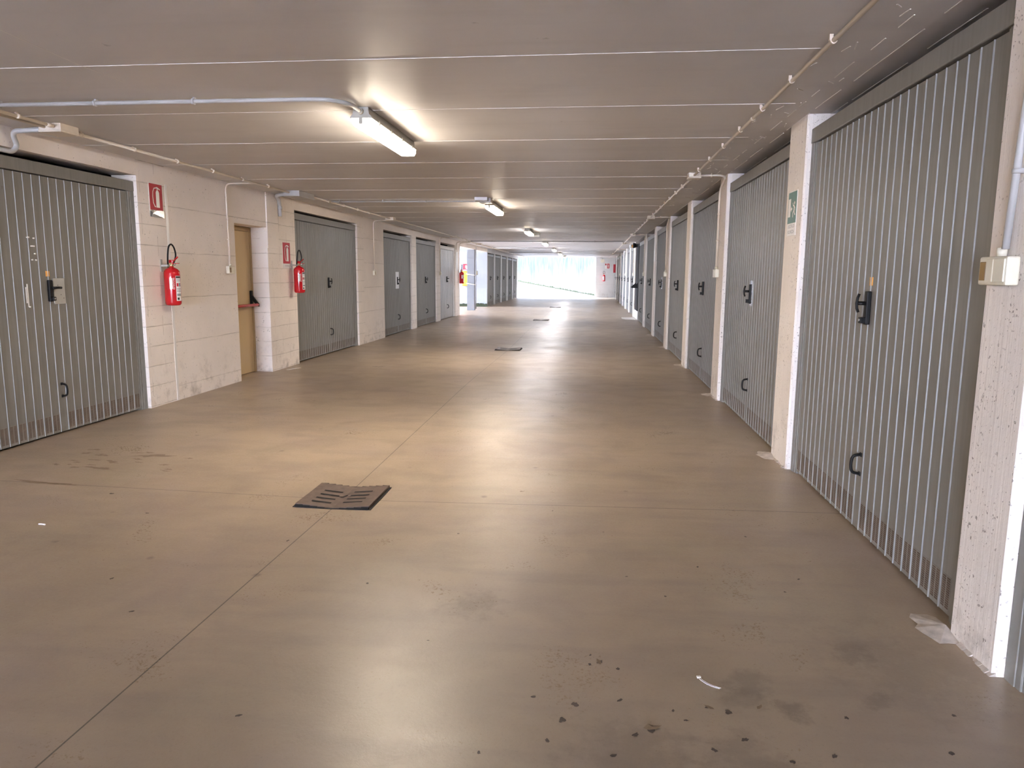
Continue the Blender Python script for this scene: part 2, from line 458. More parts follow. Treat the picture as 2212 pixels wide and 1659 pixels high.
    # right end: short wall facing the corridor
    bm = BM(); box(bm, 0.29, 1.75, YEND, YEND + 0.25, 0, CEIL)
    struct('wall_end', bm, ['pale'], 'short pale wall closing the right end of the corridor')
    # white sealing strip down the left wall
    bm = BM()
    n = 26
    for i in range(n):
        z0, z1 = 2.31 * i / n, 2.31 * (i + 1) / n
        a, b = 7.425 + random.uniform(-.004, .004), 7.468 + random.uniform(-.004, .004)
        box(bm, XL - 0.01, XL + 0.004, a, b, z0, z1)
    struct('trim_1', bm, ['signwhite'], 'white sealing strip down the left wall behind the first extinguisher')
    # outside: rising ramp, streaked retaining wall, moss lines
    bm = BM()
    def rz_(x, t): return 0.178 * max(0.0, 0.3 - x) * t
    xs = [-16, -12, -9, -7, -5, -3.5, -2, -0.8, 0.3, 2, 4, 8]
    rows = []
    for t in (0, .25, .5, .75, 1.0):
        rows.append([bm.verts.new((x, YEND + 3.9 * t, rz_(x, t))) for x in xs])
    for a, b in zip(rows, rows[1:]):
        for k in range(len(xs) - 1): bm.faces.new((a[k], a[k + 1], b[k + 1], b[k])).smooth = True
    struct('ground', bm, 'asphalt', 'sunlit pale concrete ramp rising outside')
    bm = BM(); box(bm, -18, 8, YEND + 3.85, YEND + 4.2, -0.2, 4.6)
    struct('wall_outside', bm, 'outwall', 'sunlit retaining wall with dark streaks running down from its top')
    bm = BM()
    for i in range(120):
        x = -6.5 + 7.2 * (i / 120) ** 0.8; x1 = x + 0.07
        z = rz_(x, 1.0)
        h = random.uniform(0.02, 0.06) if random.random() < .8 else 0.1
        box(bm, x, x1, YEND + 3.79, YEND + 3.848, z - 0.02, z + h)
    o = struct('trim_2', bm, 'moss'); o['kind'] = 'stuff'; o['label'] = 'line of moss where the ramp meets the outside wall'; o.name = 'moss'; o['category'] = 'moss'
    bm = BM()
    for i in range(40):
        x = -7.6 + 3.1 * i / 40
        box(bm, x, x + 0.08, 31.5, 31.62, -0.02, random.uniform(0.09, 0.15))
    o = obj('moss', bm, 'moss'); tag(o, 'green moss growing at the foot of the side passage wall', 'moss', kind='stuff')

SCRATCH = [(-2.74, 3.28, 2.4995), (-2.77, 3.84, 2.4995), (-2.75, 4.21, 2.4995)]
SPOTS = [(.030, 2.555, .013), (.028, 2.49, .013), (.065, 2.51, .02), (.13, 2.47, .013), (.13, 2.27, .018), (-.02, 2.23, .02), (-.06, 2.14, .02),
         (.415, 2.26, .014), (.30, 2.23, .012), (.335, 2.18, .013), (.22, 2.12, .024), (.48, 2.24, .02), (.40, 2.04, .018), (.50, 2.1, .02), (.17, 2.09, .02),
         (-.1, 2.03, .016), (-1.1, 2.05, .02), (-2.5, 2.22, .03), (-.16, 2.26, .016), (-3.05, 4.22, .025), (-.2, 4.25, .014), (.87, 3.9, .014),
         (.36, 3.1, .01), (.2, 3.3, .012), (-.6, 2.6, .008), (1.1, 2.1, .018), (.85, 2.25, .014), (1.2, 2.3, .012), (-1.6, 3.6, .02), (-2.2, 3.0, .02),
         (-1.9, 2.7, .016), (.75, 2.05, .016), (.1, 1.98, .018), (-.3, 1.95, .013), (.62, 2.01, .013), (.55, 3.45, .014), (.9, 3.2, .012), (1.0, 3.35, .013),
         (-2.6, 3.9, .02), (-1.0, 3.1, .014), (-.7, 3.8, .012), (.1, 3.9, .01)]
WETS = [(-3.35, 5.15, .13, .035, .2), (-3.5, 4.75, .14, .016, -.2), (-3.65, 4.37, .2, .018, -.05)] + \
       [(-3.5 + random.uniform(-.45, .5), 4.95 + random.uniform(-.2, .35), random.uniform(.015, .05), random.uniform(.008, .018), random.uniform(-.4, .4)) for _ in range(24)]

# ------------------------------------------------------------------ right-hand pillars
PN = [2.56, 5.36, 8.32, 11.22, 14.12, 17.10, 20.10]                  # near edges
PF = [2.88, 5.80, 8.76, 11.64, 14.55, 17.52, 20.50]
PN2 = [25.02, 28.05, 31.0, 33.95, 36.9, 39.85, 42.8]
PF2 = [25.5, 28.45, 31.4, 34.35, 37.3, 40.25, 43.2]
P_LABEL = ['white concrete pillar at the right edge of the picture, with a switch box',
           'white pillar carrying the green exit sign',
           'white pillar after the green exit sign pillar, with a switch box',
           'bare white pillar between the second and third full garage doors on the right',
           'white pillar with the second small far switch box on the right wall',
           'white pillar with a narrow glare-white notice on the right wall',
           'last right-hand pillar with a switch box before the dark exit door']
def build_pillars():
    for k, (a, b) in enumerate(zip(PN + PN2, PF + PF2)):
        bm = BM()
        ch = 0.012
        out = [(XR, a + ch), (XR + ch, a), (XR + 0.45, a), (XR + 0.45, b), (XR + ch, b), (XR, b - ch)]
        prism(bm, [(x, y, -0.03) for x, y in out], (0, 0, CEIL + 0.03))
        box(bm, XR + 0.45, 6.66, (a + b) / 2 - 0.08, (a + b) / 2 + 0.08, -0.03, CEIL)      # partition running back between two garages
        o = obj('pillar', bm, 'pillar')
        lab = P_LABEL[k] if k < 7 else ('white pillar just beyond the dark exit door' if k == 7 else 'white pillar among the farthest garage doors on the right')
        o['kind'] = 'structure'; o['label'] = lab
        if k < 7:   # smear of mortar at the foot
            bm = BM()
            cx, cy = XR - 0.03, b - 0.02 if k else b + 0.03
            pts = []
            for i in range(18):
                t = 2 * PI * i / 18; q = random.uniform(0.75, 1.2)
                pts.append(Vector((min(XR + 0.01, cx + 0.085 * q * math.cos(t)), cy + 0.13 * q * math.sin(t), 0.001)))
            c = bm.verts.new((XR, cy, 0.02)); vs = [bm.verts.new(p) for p in pts]
            for i in range(18): bm.faces.new((c, vs[i], vs[(i + 1) % 18]))
            for i in range(14):   # ragged fillet along the foot
                y0 = a + (b - a) * i / 14
                q = random.uniform(0.006, 0.02)
                prism(bm, [(XR - q, y0, 0), (XR + .01, y0, 0), (XR + .01, y0, q)], (0, (b - a) / 14, 0))
            obj('mortar_patch', bm, 'mortar', o)
    # free-standing column of the side opening on the left
    bm = BM(); box(bm, -4.80, -4.52, 28.15, 28.42, 0, 2.36)
    o = obj('pillar', bm, 'dimmed_pale'); o['kind'] = 'structure'; o['label'] = 'free-standing pale column in the bright side opening on the left'

# ------------------------------------------------------------------ garage doors
def make_door(w, h, label, style='grey', head=0.10, group=None, handle='vertical', extras=()):
    """front faces local -y; frame face at y=0"""
    t = thing('garage_door', label, 'garage door', group=group)
    jb = 0.085
    pm, rm, fm = ('silver', 'rib', 'whitemetal') if style == 'silver' else ('door', 'rib', 'door')
    for s in (-1, 1):                                               # two jambs, each with its stop
        bm = BM()
        prism(bm, [(s * q, y, 0) for q, y in [(w / 2, .07), (w / 2, .002), (w / 2 - .002, 0), (w / 2 - jb + .03, 0), (w / 2 - jb + .03, .005), (w / 2 - jb + .002, .005), (w / 2 - jb, .007), (w / 2 - jb, .012), (w / 2 - jb - .02, .012), (w / 2 - jb - .02, .07)]], (0, 0, h - head - .001))
        obj('jamb', bm, fm, t)
    bm = BM(); rbox(bm, -w / 2, w / 2, -0.006, 0.07, h - head, h, 0.006)
    obj('header', bm, fm, t)
    # ribbed leaf
    pw = w - 2 * jb - 0.044
    n = 9 if style == 'silver' else max(6, round(pw / 0.0955))
    pit = pw / n
    bm = BM()
    z0, z1 = 0.018, h - head - 0.008
    yb = 0.014
    box(bm, -pw / 2, pw / 2, yb, 0.04, z0, z1, 0)
    for i in range(1, n):
        x = -pw / 2 + i * pit
        prism(bm, [(x - 0.0034, yb, z0), (x - 0.001, yb - 0.0055, z0), (x + 0.001, yb - 0.0055, z0), (x + 0.0034, yb, z0)], (0, 0, z1 - z0), 1)
    obj('leaf', bm, [pm, rm], t)
    # perforated vents, two banks with a plain board in the middle
    if style != 'silver':
        mid = n // 2
        for rng in (range(0, mid), range(mid + 1, n)):
            bm = BM()
            for i in rng:
                xa = -pw / 2 + i * pit + 0.012; xb = xa + pit - 0.024
                box(bm, xa, xb, yb - 0.0012, yb + 0.002, 0.035, 0.178, 0)
                for cx0, cx1 in ((xa + 0.004, (xa + xb) / 2 - 0.005), ((xa + xb) / 2 + 0.005, xb - 0.004)):
                    for r in range(14):
                        z = 0.040 + r * 0.0097
                        box(bm, cx0, cx1, yb - 0.0022, yb - 0.0005, z, z + 0.0062, 1)
            obj('vent', bm, ['vent_plate', 'vent'], t)
    # lock
    zc = 1.24
    if 'plate' in extras:
        bm = BM(); rbox(bm, -0.035, 0.04, yb - 0.006, yb, zc - 0.12, zc + 0.12, 0.002)
        obj('backing_plate', bm, 'chrome', t, label='shiny aluminium backing plate')
    if 'paper' in extras:
        bm = BM(); rbox(bm, -0.13, 0.15, yb - 0.006, yb, zc - 0.19, zc + 0.2, 0.002)
        obj('backing_plate', bm, 'paper', t, label='white backing sheet behind the lock')
    if 'zinc' in extras:
        bm = BM(); rbox(bm, 0.042, 0.175, yb - 0.012, yb, zc - 0.12, zc + 0.1, 0.003)
        for x, z in ((.09, .04), (.12, -.04), (.15, -.07)): lathe(bm, [(0.004, -0.0135), (0.004, -0.011)], (x, yb, zc + z), 8, 1, 'y')
        obj('patch_plate', bm, ['zincplate', 'ink'], t, label='pale zinc repair plate beside the lock')
    bm = BM(); rbox(bm, -0.02, 0.02, yb - 0.024, yb, zc - 0.095, zc + 0.085, 0.005)
    lp = obj('lock_plate', bm, 'black', t)
    bm = BM()
    lathe(bm, [(0.011, yb - 0.066), (0.011, yb - 0.02)], (0, 0, zc + 0.02), 14, 0, 'y')
    if handle == 'vertical':
        tube(bm, [(0, yb - 0.058, zc - 0.028), (0, yb - 0.066, zc - 0.008), (0, yb - 0.069, zc + 0.02), (0, yb - 0.066, zc + 0.048), (0, yb - 0.058, zc + 0.07)], 0.0075, 10)
    else:
        tube(bm, [(-0.035, yb - 0.06, zc + 0.015), (-0.015, yb - 0.067, zc + 0.02), (0.02, yb - 0.069, zc + 0.022), (0.062, yb - 0.065, zc + 0.02)], 0.0105, 10)
    obj('handle', bm, 'black', lp)
    bm = BM(); rbox(bm, -0.017, 0.017, yb - 0.05, yb - 0.02, zc - 0.088, zc - 0.055, 0.004)
    lathe(bm, [(0.008, yb - 0.052), (0.008, yb - 0.048)], (0, 0, zc - 0.07), 12, 1, 'y')
    obj('lock_cylinder', bm, ['black', 'chrome'], lp)
    if 'sticker' in extras:
        bm = BM(); box(bm, -0.024, 0.020, yb - 0.0018, yb, zc + 0.115, zc + 0.16)
        obj('sticker', bm, 'orange', t, label='small orange sticker above the lock')
    if 'dots' in extras:
        bm = BM()
        for x, z in [(-.20, .43), (-.185, .43), (-.13, .425), (-.165, .36), (-.15, .36), (-.135, .36), (-.13, .30), (-.165, .25), (-.125, .248), (-.235, -.13)]:
            lathe(bm, [(0.006, yb - 0.0125), (0.005, yb - 0.001)], (x, 0, zc + z), 8, 0, 'y')
        rbox(bm, -.26, -.25, yb - .004, yb, zc - .1, zc + .03, .001); rbox(bm, -.244, -.234, yb - .004, yb, zc - .13, zc + .055, .001)
        obj('paint_marks', bm, 'signwhite', t, label='specks and dabs of white paint')
    # low pull handle
    bm = BM()
    px = 0.05
    tube(bm, fillet([(px, yb, 0.325), (px, yb - 0.045, 0.333), (px, yb - 0.052, 0.38), (px, yb - 0.045, 0.427), (px, yb, 0.435)], 0.02), 0.0085, 10)
    rbox(bm, px - 0.012, px + 0.012, yb - 0.006, yb, 0.315, 0.338, 0.002); rbox(bm, px - 0.012, px + 0.012, yb - 0.006, yb, 0.422, 0.445, 0.002)
    obj('pull_handle', bm, 'black', t)
    return t

def build_doors():
    gR, gL, gF = 'garage doors along the right wall', 'garage doors along the left wall', 'garage doors beyond the side opening on the left'
    XD = XR + 0.036
    # right
    bays = [(-0.02, PN[0])] + list(zip(PF[:6], PN[1:])) + [(PF[6], 23.28)]
    W0 = 2.48
    p = make_door(W0, 2.40, 'large grey ribbed garage door between the exit-sign pillar and the right edge of the picture', group=gR, extras=('sticker',))
    plain_proto = make_door(W0, 2.40, 'grey garage door', group=gR, extras=('plate',))
    labels = {0: 'grey garage door just cut off at the lower right corner of the picture',
              2: 'grey garage door on the right wall, first one past the green exit sign, shiny lock',
              3: 'grey garage door on the right wall, second one past the green exit sign',
              4: 'grey garage door on the right wall, third one past the green exit sign',
              5: 'grey garage door on the right wall, fourth past the green exit sign, beside the switch',
              6: 'grey garage door on the right wall, fifth past the exit sign, beside the glare-white notice',
              7: 'grey garage door directly before the dark exit door on the right wall'}
    used = False
    for k, (a, b) in enumerate(bays):
        c, w = (a + b) / 2, b - a - 0.006
        if k == 1: o = p
        elif not used: o = plain_proto; used = True; o['label'] = labels[k]
        else: o = dup(plain_proto, (0, 0, 0), 0, labels[k], gR, skip=() if k in (2, 5) else ('backing_plate',))
        o.location = (XD, c, 0); o.rotation_euler = (0, 0, RZ['R']); o.scale = (w / W0, 1, 1)
    bays2 = list(zip(PF2, PN2[1:] + [46.0]))
    ordn = ['first', 'second', 'third', 'fourth', 'fifth', 'sixth', 'last']
    for k, (a, b) in enumerate(bays2):
        o = dup(plain_proto, (XD, (a + b) / 2, 0), RZ['R'], 'far grey garage door on the right wall, %s one beyond the dark exit door' % ordn[k], gR, skip=('backing_plate',))
        o.scale = ((b - a - .006) / W0, 1, 1)
    # left
    XDl = XL - 0.036; WL = 2.47
    q = make_door(WL, 2.285, 'grey ribbed garage door at the left edge with white paint specks and zinc plate', group=gL, handle='horizontal', extras=('sticker', 'zinc', 'dots'))
    q.location = (XDl, 5.715, 0); q.rotation_euler = (0, 0, RZ['L'])
    q2 = make_door(2.985, 2.31, 'wide grey garage door behind the second red extinguisher', group=gL)
    q2.location = (XDl, 12.325, 0); q2.rotation_euler = (0, 0, RZ['L'])
    q3 = make_door(2.49, 2.29, 'grey garage door on the left with a white sheet around its lock', group=gL, extras=('paper',))
    q3.location = (XDl, 16.87, 0); q3.rotation_euler = (0, 0, RZ['L'])
    o = dup(q3, (XDl, 19.84, 0), RZ['L'], 'grey garage door on the left wall next to the silver door', gL, skip=('backing_plate',))
    q5 = make_door(2.42, 2.26, 'silver galvanised garage door with white header near the side opening', style='silver', group=gL, handle='horizontal')
    q5.location = (XDl, 22.835, 0); q5.rotation_euler = (0, 0, RZ['L'])
    for k, (a, b) in enumerate(((31.72, 33.9), (34.25, 36.45), (36.8, 38.98), (39.58, 41.75), (42.12, 44.5))):
        o = dup(o, (XDl, (a + b) / 2, 0), RZ['L'], ['first grey garage door past the bright side opening on the left', 'second grey garage door past the bright side opening on the left',
                'third grey garage door past the bright side opening on the left', 'fourth grey garage door past the bright side opening on the left',
                'last left garage door, right beside the bright exit to the ramp'][k], gF)
        o.scale = ((b - a - .006) / 2.49, 1, 1)

# ------------------------------------------------------------------ exit doors
def build_exit_doors():
    t = thing('exit_door', 'beige exit door with red push bar, recessed in the left wall', 'door', (-4.745, 9.39, 0), RZ['L'])
    bm = BM()
    for s in (-1, 1):
        x0, x1 = sorted((s * 0.468, s * 0.425)); rbox(bm, x0, x1, -0.012, 0.05, 0, 2.0, 0.004)
    rbox(bm, -0.468, 0.468, -0.012, 0.05, 1.96, 2.015, 0.004)
    obj('door_frame', bm, 'beigeframe', t)
    bm = BM(); rbox(bm, -0.422, 0.422, 0.0, 0.045, 0.008, 1.957, 0.004)
    obj('door_leaf', bm, 'beige', t)
    for s in (-1, 1):
        bm = BM()
        rbox(bm, s * 0.385 - 0.022, s * 0.385 + 0.022, -0.035, 0, 0.93, 1.15, 0.008)
        prism(bm, [(s * .385 - .014, -0.03, 1.09), (s * .385 - .014, -0.125, 0.965), (s * .385 - .014, -0.125, 0.93), (s * .385 - .014, -0.095, 0.935), (s * .385 - .014, -0.02, 1.04)], (0.028, 0, 0))
        obj('latch_arm', bm, 'black', t, label='black latch arm holding the bar')
    bm = BM()
    tube(bm, [(-0.385, -0.108, 0.955), (0.385, -0.108, 0.955)], 0.019, 14)
    obj('push_bar', bm, 'barred', t, label='red push bar')

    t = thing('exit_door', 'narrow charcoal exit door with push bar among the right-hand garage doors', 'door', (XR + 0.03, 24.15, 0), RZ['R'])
    bm = BM(); rbox(bm, -0.62, 0.62, 0, 0.06, 0.27, 2.40, 0.006)
    obj('door_leaf', bm, 'darkdoor', t)
    bm = BM()
    for x in (-0.45, 0.45): prism(bm, [(x - .02, 0, 1.16), (x - .02, 0, 1.0), (x - .02, -.15, 1.0), (x - .02, -.15, 1.03)], (.04, 0, 0))
    tube(bm, [(-0.47, -0.155, 1.015), (0.47, -0.155, 1.015)], 0.018, 12)
    obj('push_bar', bm, 'black', t)
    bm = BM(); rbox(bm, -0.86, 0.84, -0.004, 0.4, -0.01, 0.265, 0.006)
    obj('threshold', bm, 'signwhite', t, label='white step below the door')  # white block under the raised door leaf
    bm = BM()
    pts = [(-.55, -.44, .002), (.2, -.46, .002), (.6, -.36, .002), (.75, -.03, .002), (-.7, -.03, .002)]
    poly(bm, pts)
    obj('painted_landing', bm, 'signwhite', t, label='white patch of floor before the step')  # flat white shape on the floor before the step

# ------------------------------------------------------------------ ceiling lamps and emergency lights
def make_lamp(label):
    t = thing('ceiling_lamp', label, 'ceiling lamp', group='tube lamps along the ceiling')
    L = 1.28
    bm = BM()                                                       # body: flares from ceiling to the rim
    sec = [(-.052, 0), (.052, 0), (.056, -.045), (.075, -.062), (.075, -.070), (-.075, -.070), (-.075, -.062), (-.056, -.045)]
    prism(bm, [(x, 0, z) for x, z in sec], (0, L, 0))
    lathe(bm, [(0.021, -0.03), (0.021, 0.002)], (0, 0, -0.028), 14, 0, 'y')
    obj('housing', bm, 'lampgrey', t)
    bm = BM()                                                       # translucent cover
    def ring(y, k):
        return [bm.verts.new((x * k, y, z)) for x, z in [(-.068, -.070), (-.066, -.098), (-.052, -.118), (.052, -.118), (.066, -.098), (.068, -.070)]]
    rs = [ring(0.004, .98), ring(0.02, 1.0), ring(L - 0.02, 1.0), ring(L - 0.004, .98)]
    for i, v in enumerate(rs[0]): pass
    for a, b in zip(rs, rs[1:]):
        for k in range(5): bm.faces.new((a[k], a[k + 1], b[k + 1], b[k])).material_index = 1 if k in (0, 4) else 0
        bm.faces.new((a[5], a[0], b[0], b[5]))
    for q in (rs[0], rs[-1]): bm.faces.new(q).material_index = 1
    obj('cover', bm, ['lens', 'lens_side'], t, label='lit translucent cover')
    for y in (0.18, 0.49, 0.80, 1.11):
        for s in (-1, 1):
            bm = BM(); box(bm, s * .076 - .004, s * .076 + .004, y - .012, y + .012, -.088, -.055)
            obj('clip', bm, 'lampgrey', t)
    bm = BM(); rbox(bm, -.012, .012, -0.006, 0.004, -.108, -.07, .002)
    obj('end_clip', bm, 'lampgrey', t)
    return t

def build_lamps():
    YS = [4.93, 11.15, 17.7, 24.15, 30.1, 36.1, 42.4]
    lab = ['long lit tube lamp nearest, on the ceiling at the end of the grey pipe', 'second lit tube lamp along the ceiling, next to a white bracket',
           'third lit tube lamp along the ceiling, with a small emergency light behind', 'fourth lit tube lamp along the ceiling, by the full-width pipe',
           'fifth lit tube lamp along the ceiling', 'sixth lit tube lamp along the ceiling', 'farthest lit tube lamp by the bright exit']
    p = make_lamp(lab[0]); p.location = (XJ, YS[0], CEIL)
    cool = None
    for k, (y, l) in enumerate(list(zip(YS, lab))[1:]):
        o = dup(p, (XJ, y, CEIL), 0, l)
        if k >= 1:      # the farther tubes are cooler white
            c = next(q for q in o.children if q.name.startswith('cover'))
            if cool is None: cool = c.data.copy(); cool.materials[0] = M['lens_cool']
            c.data = cool
    # small emergency fitting behind lamp 3
    t = thing('emergency_light', 'small emergency light fitted just behind the third ceiling lamp', 'emergency light', (-1.47, 19.45, CEIL))
    bm = BM(); rbox(bm, -.16, .1, 0, .1, -.06, 0, .01); obj('housing', bm, 'lampgrey', t)
    bm = BM(); rbox(bm, -.15, .09, .01, .09, -.12, -.06, .015); obj('cover', bm, 'signwhite', t)
    # bracket box in front of lamp 2
    t = thing('bracket_box', 'white ceiling bracket box in front of the second tube lamp', 'bracket', (-1.60, 10.6, CEIL))
    bm = BM(); rbox(bm, -.1, .09, 0, .12, -.05, 0, .006); obj('mounting_plate', bm, 'paper', t)
    bm = BM(); rbox(bm, -.05, .12, .14, .34, -.065, 0, .008); obj('bracket', bm, 'pvcgrey', t)
    t = thing('emergency_light', 'white emergency light above the dark exit door on the right', 'emergency light', (XR - .12, 24.9, 2.36), RZ['R'])
    bm = BM(); rbox(bm, -.16, .16, -.06, .06, -.06, .06, .012); obj('housing', bm, 'signwhite', t)
    bm = BM(); rbox(bm, -.14, .14, -.075, -.055, -.05, .05, .01); obj('cover', bm, 'paper', t)
    bm = BM(); rbox(bm, -.03, .03, .05, .16, -.015, .015, .004); obj('bracket', bm, 'pvcgrey', t)
    t = thing('alarm_beacon', 'black and amber alarm beacon at the top of the dark exit door', 'beacon', (XR - .02, 23.75, 2.34), RZ['R'])
    bm = BM(); lathe(bm, [(.05, -.02), (.075, -.06), (.085, -.12), (.06, -.13)], (0, 0, 0), 18, 0, 'y'); obj('horn', bm, 'black', t)
    bm = BM(); lathe(bm, [(.045, -.125), (.05, -.14), (.035, -.165), (.01, -.17)], (0, 0, -.02), 16, 0, 'y'); obj('amber_dome', bm, 'orange', t)
    bm = BM(); rbox(bm, -.04, .04, -.03, 0.02, -.05, .05, .006); obj('base', bm, 'black', t)

# ------------------------------------------------------------------ conduits, boxes, switches
def conduit(label, pts, r=0.011, mat='pvc', clips=None, rad=0.07, corrugated=None, clip_r=None, couplers=()):
    t = thing('conduit', label, 'conduit')
    bm = BM(); path = fillet(pts, rad) if len(pts) > 2 else pts
    tube(bm, path, r, 12); obj('pipe', bm, mat, t)
    for (p, axis) in clips or []:
        bm = BM(); q = r * 1.45
        if axis == 'y':      # pipe runs along y on the ceiling
            lathe(bm, [(q, -.008), (q, .008)], p, 12, 0, 'y'); box(bm, p[0] - q - .004, p[0] - q * .2, p[1] - .007, p[1] + .007, p[2], CEIL - .0005)
        elif axis == 'x':
            lathe(bm, [(q, -.008), (q, .008)], p, 12, 0, 'x'); box(bm, p[0] - .007, p[0] + .007, p[1] + q * .2, p[1] + q + .004, p[2], CEIL - .0005)
        else:
            lathe(bm, [(q, -.008), (q, .008)], p, 12, 0, 'z')
        obj('clip', bm, mat, t)
    for p, axis in couplers:
        bm = BM(); lathe(bm, [(r * 1.35, -.022), (r * 1.35, .022)], p, 12, 0, axis); obj('coupler', bm, mat, t)
    return t

def junction_box(label, x0, x1, y0, y1, dz=0.06, mat='pvc'):
    t = thing('junction_box', label, 'junction box', ((x0 + x1) / 2, (y0 + y1) / 2, CEIL))
    a, b = (x1 - x0) / 2, (y1 - y0) / 2
    bm = BM(); rbox(bm, -a, a, -b, b, -dz + .012, 0, .004); obj('base', bm, mat, t)
    bm = BM(); rbox(bm, -a - .003, a + .003, -b - .003, b + .003, -dz, -dz + .014, .004)
    for sx in (-1, 1):
        for sy in (-1, 1): lathe(bm, [(.005, -dz - .002), (.005, -dz + .002)], (sx * (a - .012), sy * (b - .012), 0), 8)
    obj('lid', bm, mat, t)
    return t

def make_switch(label, side, Y, Z, w=0.165, h=0.095):
    x = XR if side == 'R' else XL
    t = thing('switch_box', label, 'light switch', (x, Y, Z), RZ[side], 'ivory switch boxes on the walls')
    bm = BM(); rbox(bm, -w / 2, w / 2, -.045, 0, -h / 2, h / 2, .007); obj('body', bm, 'switch', t)
    bm = BM(); rbox(bm, -w / 2 + .055, -w / 2 + .1, -.05, -.043, -h / 2 + .012, h / 2 - .008, .003); rbox(bm, -w / 2 + .104, w / 2 - .008, -.05, -.043, -h / 2 + .012, h / 2 - .008, .003)
    obj('rocker', bm, 'switch', t)
    bm = BM(); rbox(bm, -w / 2 + .010, -w / 2 + .048, -.0475, -.043, -h / 2 + .016, h / 2 - .018, .003); obj('pilot_window', bm, 'amber', t, label='amber pilot window')
    bm = BM(); lathe(bm, [(.017, h / 2 - .002), (.017, h / 2 + .03)], (w * .02, -.02, 0), 14); obj('gland', bm, 'switch', t)
    return t

def build_electrics():
    Zp = CEIL - 0.028
    # right main run
    cl = [((1.08, 3.66 + .7 * k, Zp), 'y') for k in range(-10, 46)]
    boxes = [(8.28, 'ivory junction box on the ceiling pipe near the second white switch pillar'), (14.05, 'second ivory junction box along the right ceiling pipe'),
             (20.0, 'third ivory junction box along the right ceiling pipe'), (25.2, 'fourth junction box along the right ceiling pipe, past the exit door'),
             (31.2, 'fifth small junction box along the right ceiling pipe'), (37.1, 'sixth tiny junction box along the right ceiling pipe')]
    sw = [('ivory switch box on the second switch pillar along the right wall', 8.66), ('small ivory switch box on the third switch pillar on the right wall', 14.46), ('small ivory switch box on the last pillar before the dark exit door', 20.42),
          ('tiny switch box on the pillar just past the dark exit door', 25.42), ('tiny far switch box on the right, second past the dark exit door', 31.3), ('tiny far switch box on the right, third past the dark exit door', 37.2)]
    dl = ['ivory pipe dropping to the switch past the green exit sign', 'ivory pipe dropping to the second far switch on the right', 'ivory pipe dropping to the switch before the dark exit door',
          'thin pipe dropping beside the dark exit door', 'thin far pipe dropping to a switch, second past the exit door', 'thin far pipe dropping to a switch, third past the exit door']
    ends = [-10.4] + [q[0] for q in boxes] + [46.4]
    runs = ['nearest stretch of ivory pipe along the right side of the ceiling', 'ivory ceiling pipe between the first and second junction boxes on the right',
            'ivory ceiling pipe between the second and third junction boxes on the right', 'ivory ceiling pipe passing the dark exit door on the right',
            'far ivory ceiling pipe on the right, first stretch past the exit door', 'far ivory ceiling pipe on the right, second stretch past the exit door', 'last stretch of the right ceiling pipe up to the end wall']
    for k, (a, b) in enumerate(zip(ends, ends[1:])):
        conduit(runs[k], [(1.08, a + (.071 if k else 0), Zp), (1.08, b - .071, Zp)], 0.011, 'pvc', [c for c in cl if a + .15 < c[0][1] < b - .15], couplers=[((1.08, 5.35, Zp), 'y')] if k == 0 else ())
    for (y, l), (sl, sy), d in zip(boxes, sw, dl):
        junction_box(l, 1.02, 1.15, y - .07, y + .07)
        make_switch(sl, 'R', sy, 1.43)
        conduit(d, [(1.15, y, Zp), (1.428, y, Zp + .005), (1.428, sy, 2.36), (1.43, sy, 1.5)] if abs(y - sy) > .1 else [(1.15, y, Zp), (1.43, y, Zp), (1.43, sy, 1.5)], 0.012, 'pvc',
                [((1.27, y, Zp), 'x'), ((1.43, sy, 2.1), 'z'), ((1.43, sy, 1.8), 'z')], rad=0.1)
    make_switch('large ivory switch box with amber window on the nearest right pillar', 'R', 2.755, 1.425, 0.18, 0.1)
    conduit('white pipe rising from the nearest switch box up the right pillar', [(1.432, 2.735, 1.5), (1.432, 2.70, 2.0), (1.43, 2.66, 2.47)], 0.0125, 'pvcgrey', [((1.432, 2.71, 1.64 + .12), 'z')])
    # left runs
    conduit('upper of the two ivory pipes along the left ceiling edge', [(-4.02, -2, Zp), (-4.03, 5.25, Zp)], 0.012, 'pvc', [((-4.02, 3.0 + .95 * k, Zp), 'y') for k in range(0, 3)], couplers=[((-4.03, 5.2, Zp), 'y')])
    conduit('lower of the two ivory pipes along the left ceiling edge', [(-4.13, -2, Zp), (-4.11, 5.27, Zp)], 0.011, 'pvc')
    junction_box('ivory junction box on the left ceiling where two pipes meet the grey bend', -4.16, -3.98, 5.26, 5.46, .065)
    conduit('ivory pipe along the left ceiling edge between the two junction boxes', [(-4.06, 5.46, Zp), (-4.08, 9.66, Zp)], 0.013, 'pvc', [((-4.06, 5.6 + .68 * k, Zp), 'y') for k in range(6)])
    conduit('grey pipe bending from the ceiling box down into the gap over the left door', [(-4.12, 5.30, Zp - .01), (-4.44, 5.33, Zp - .015), (-4.46, 5.4, 2.36), (-4.47, 5.36, 2.31), (-4.5, 5.05, 2.315), (-4.52, 4.7, 2.318)], 0.019, 'pvcgrey', rad=0.09)
    junction_box('long grey junction box above the wide left garage door', -4.16, -3.94, 9.68, 10.22, .075, 'pvcgrey')
    conduit('grey pipe bending from the long junction box down the left wall', [(-4.12, 9.72, Zp - .01), (-4.4, 9.95, Zp - .01), (-4.47, 10.24, 2.44), (-4.472, 10.25, 2.2)], 0.026, 'pvcgrey', rad=0.14, couplers=[((-4.472, 10.25, 2.32), 'z')])
    conduit('ivory pipe continuing along the left ceiling past the long junction box', [(-3.98, 10.22, Zp), (-3.96, 20, Zp), (-3.98, 24.4, Zp)], 0.013, 'pvc', [((-3.97, 10.9 + .68 * k, Zp), 'y') for k in range(19)])
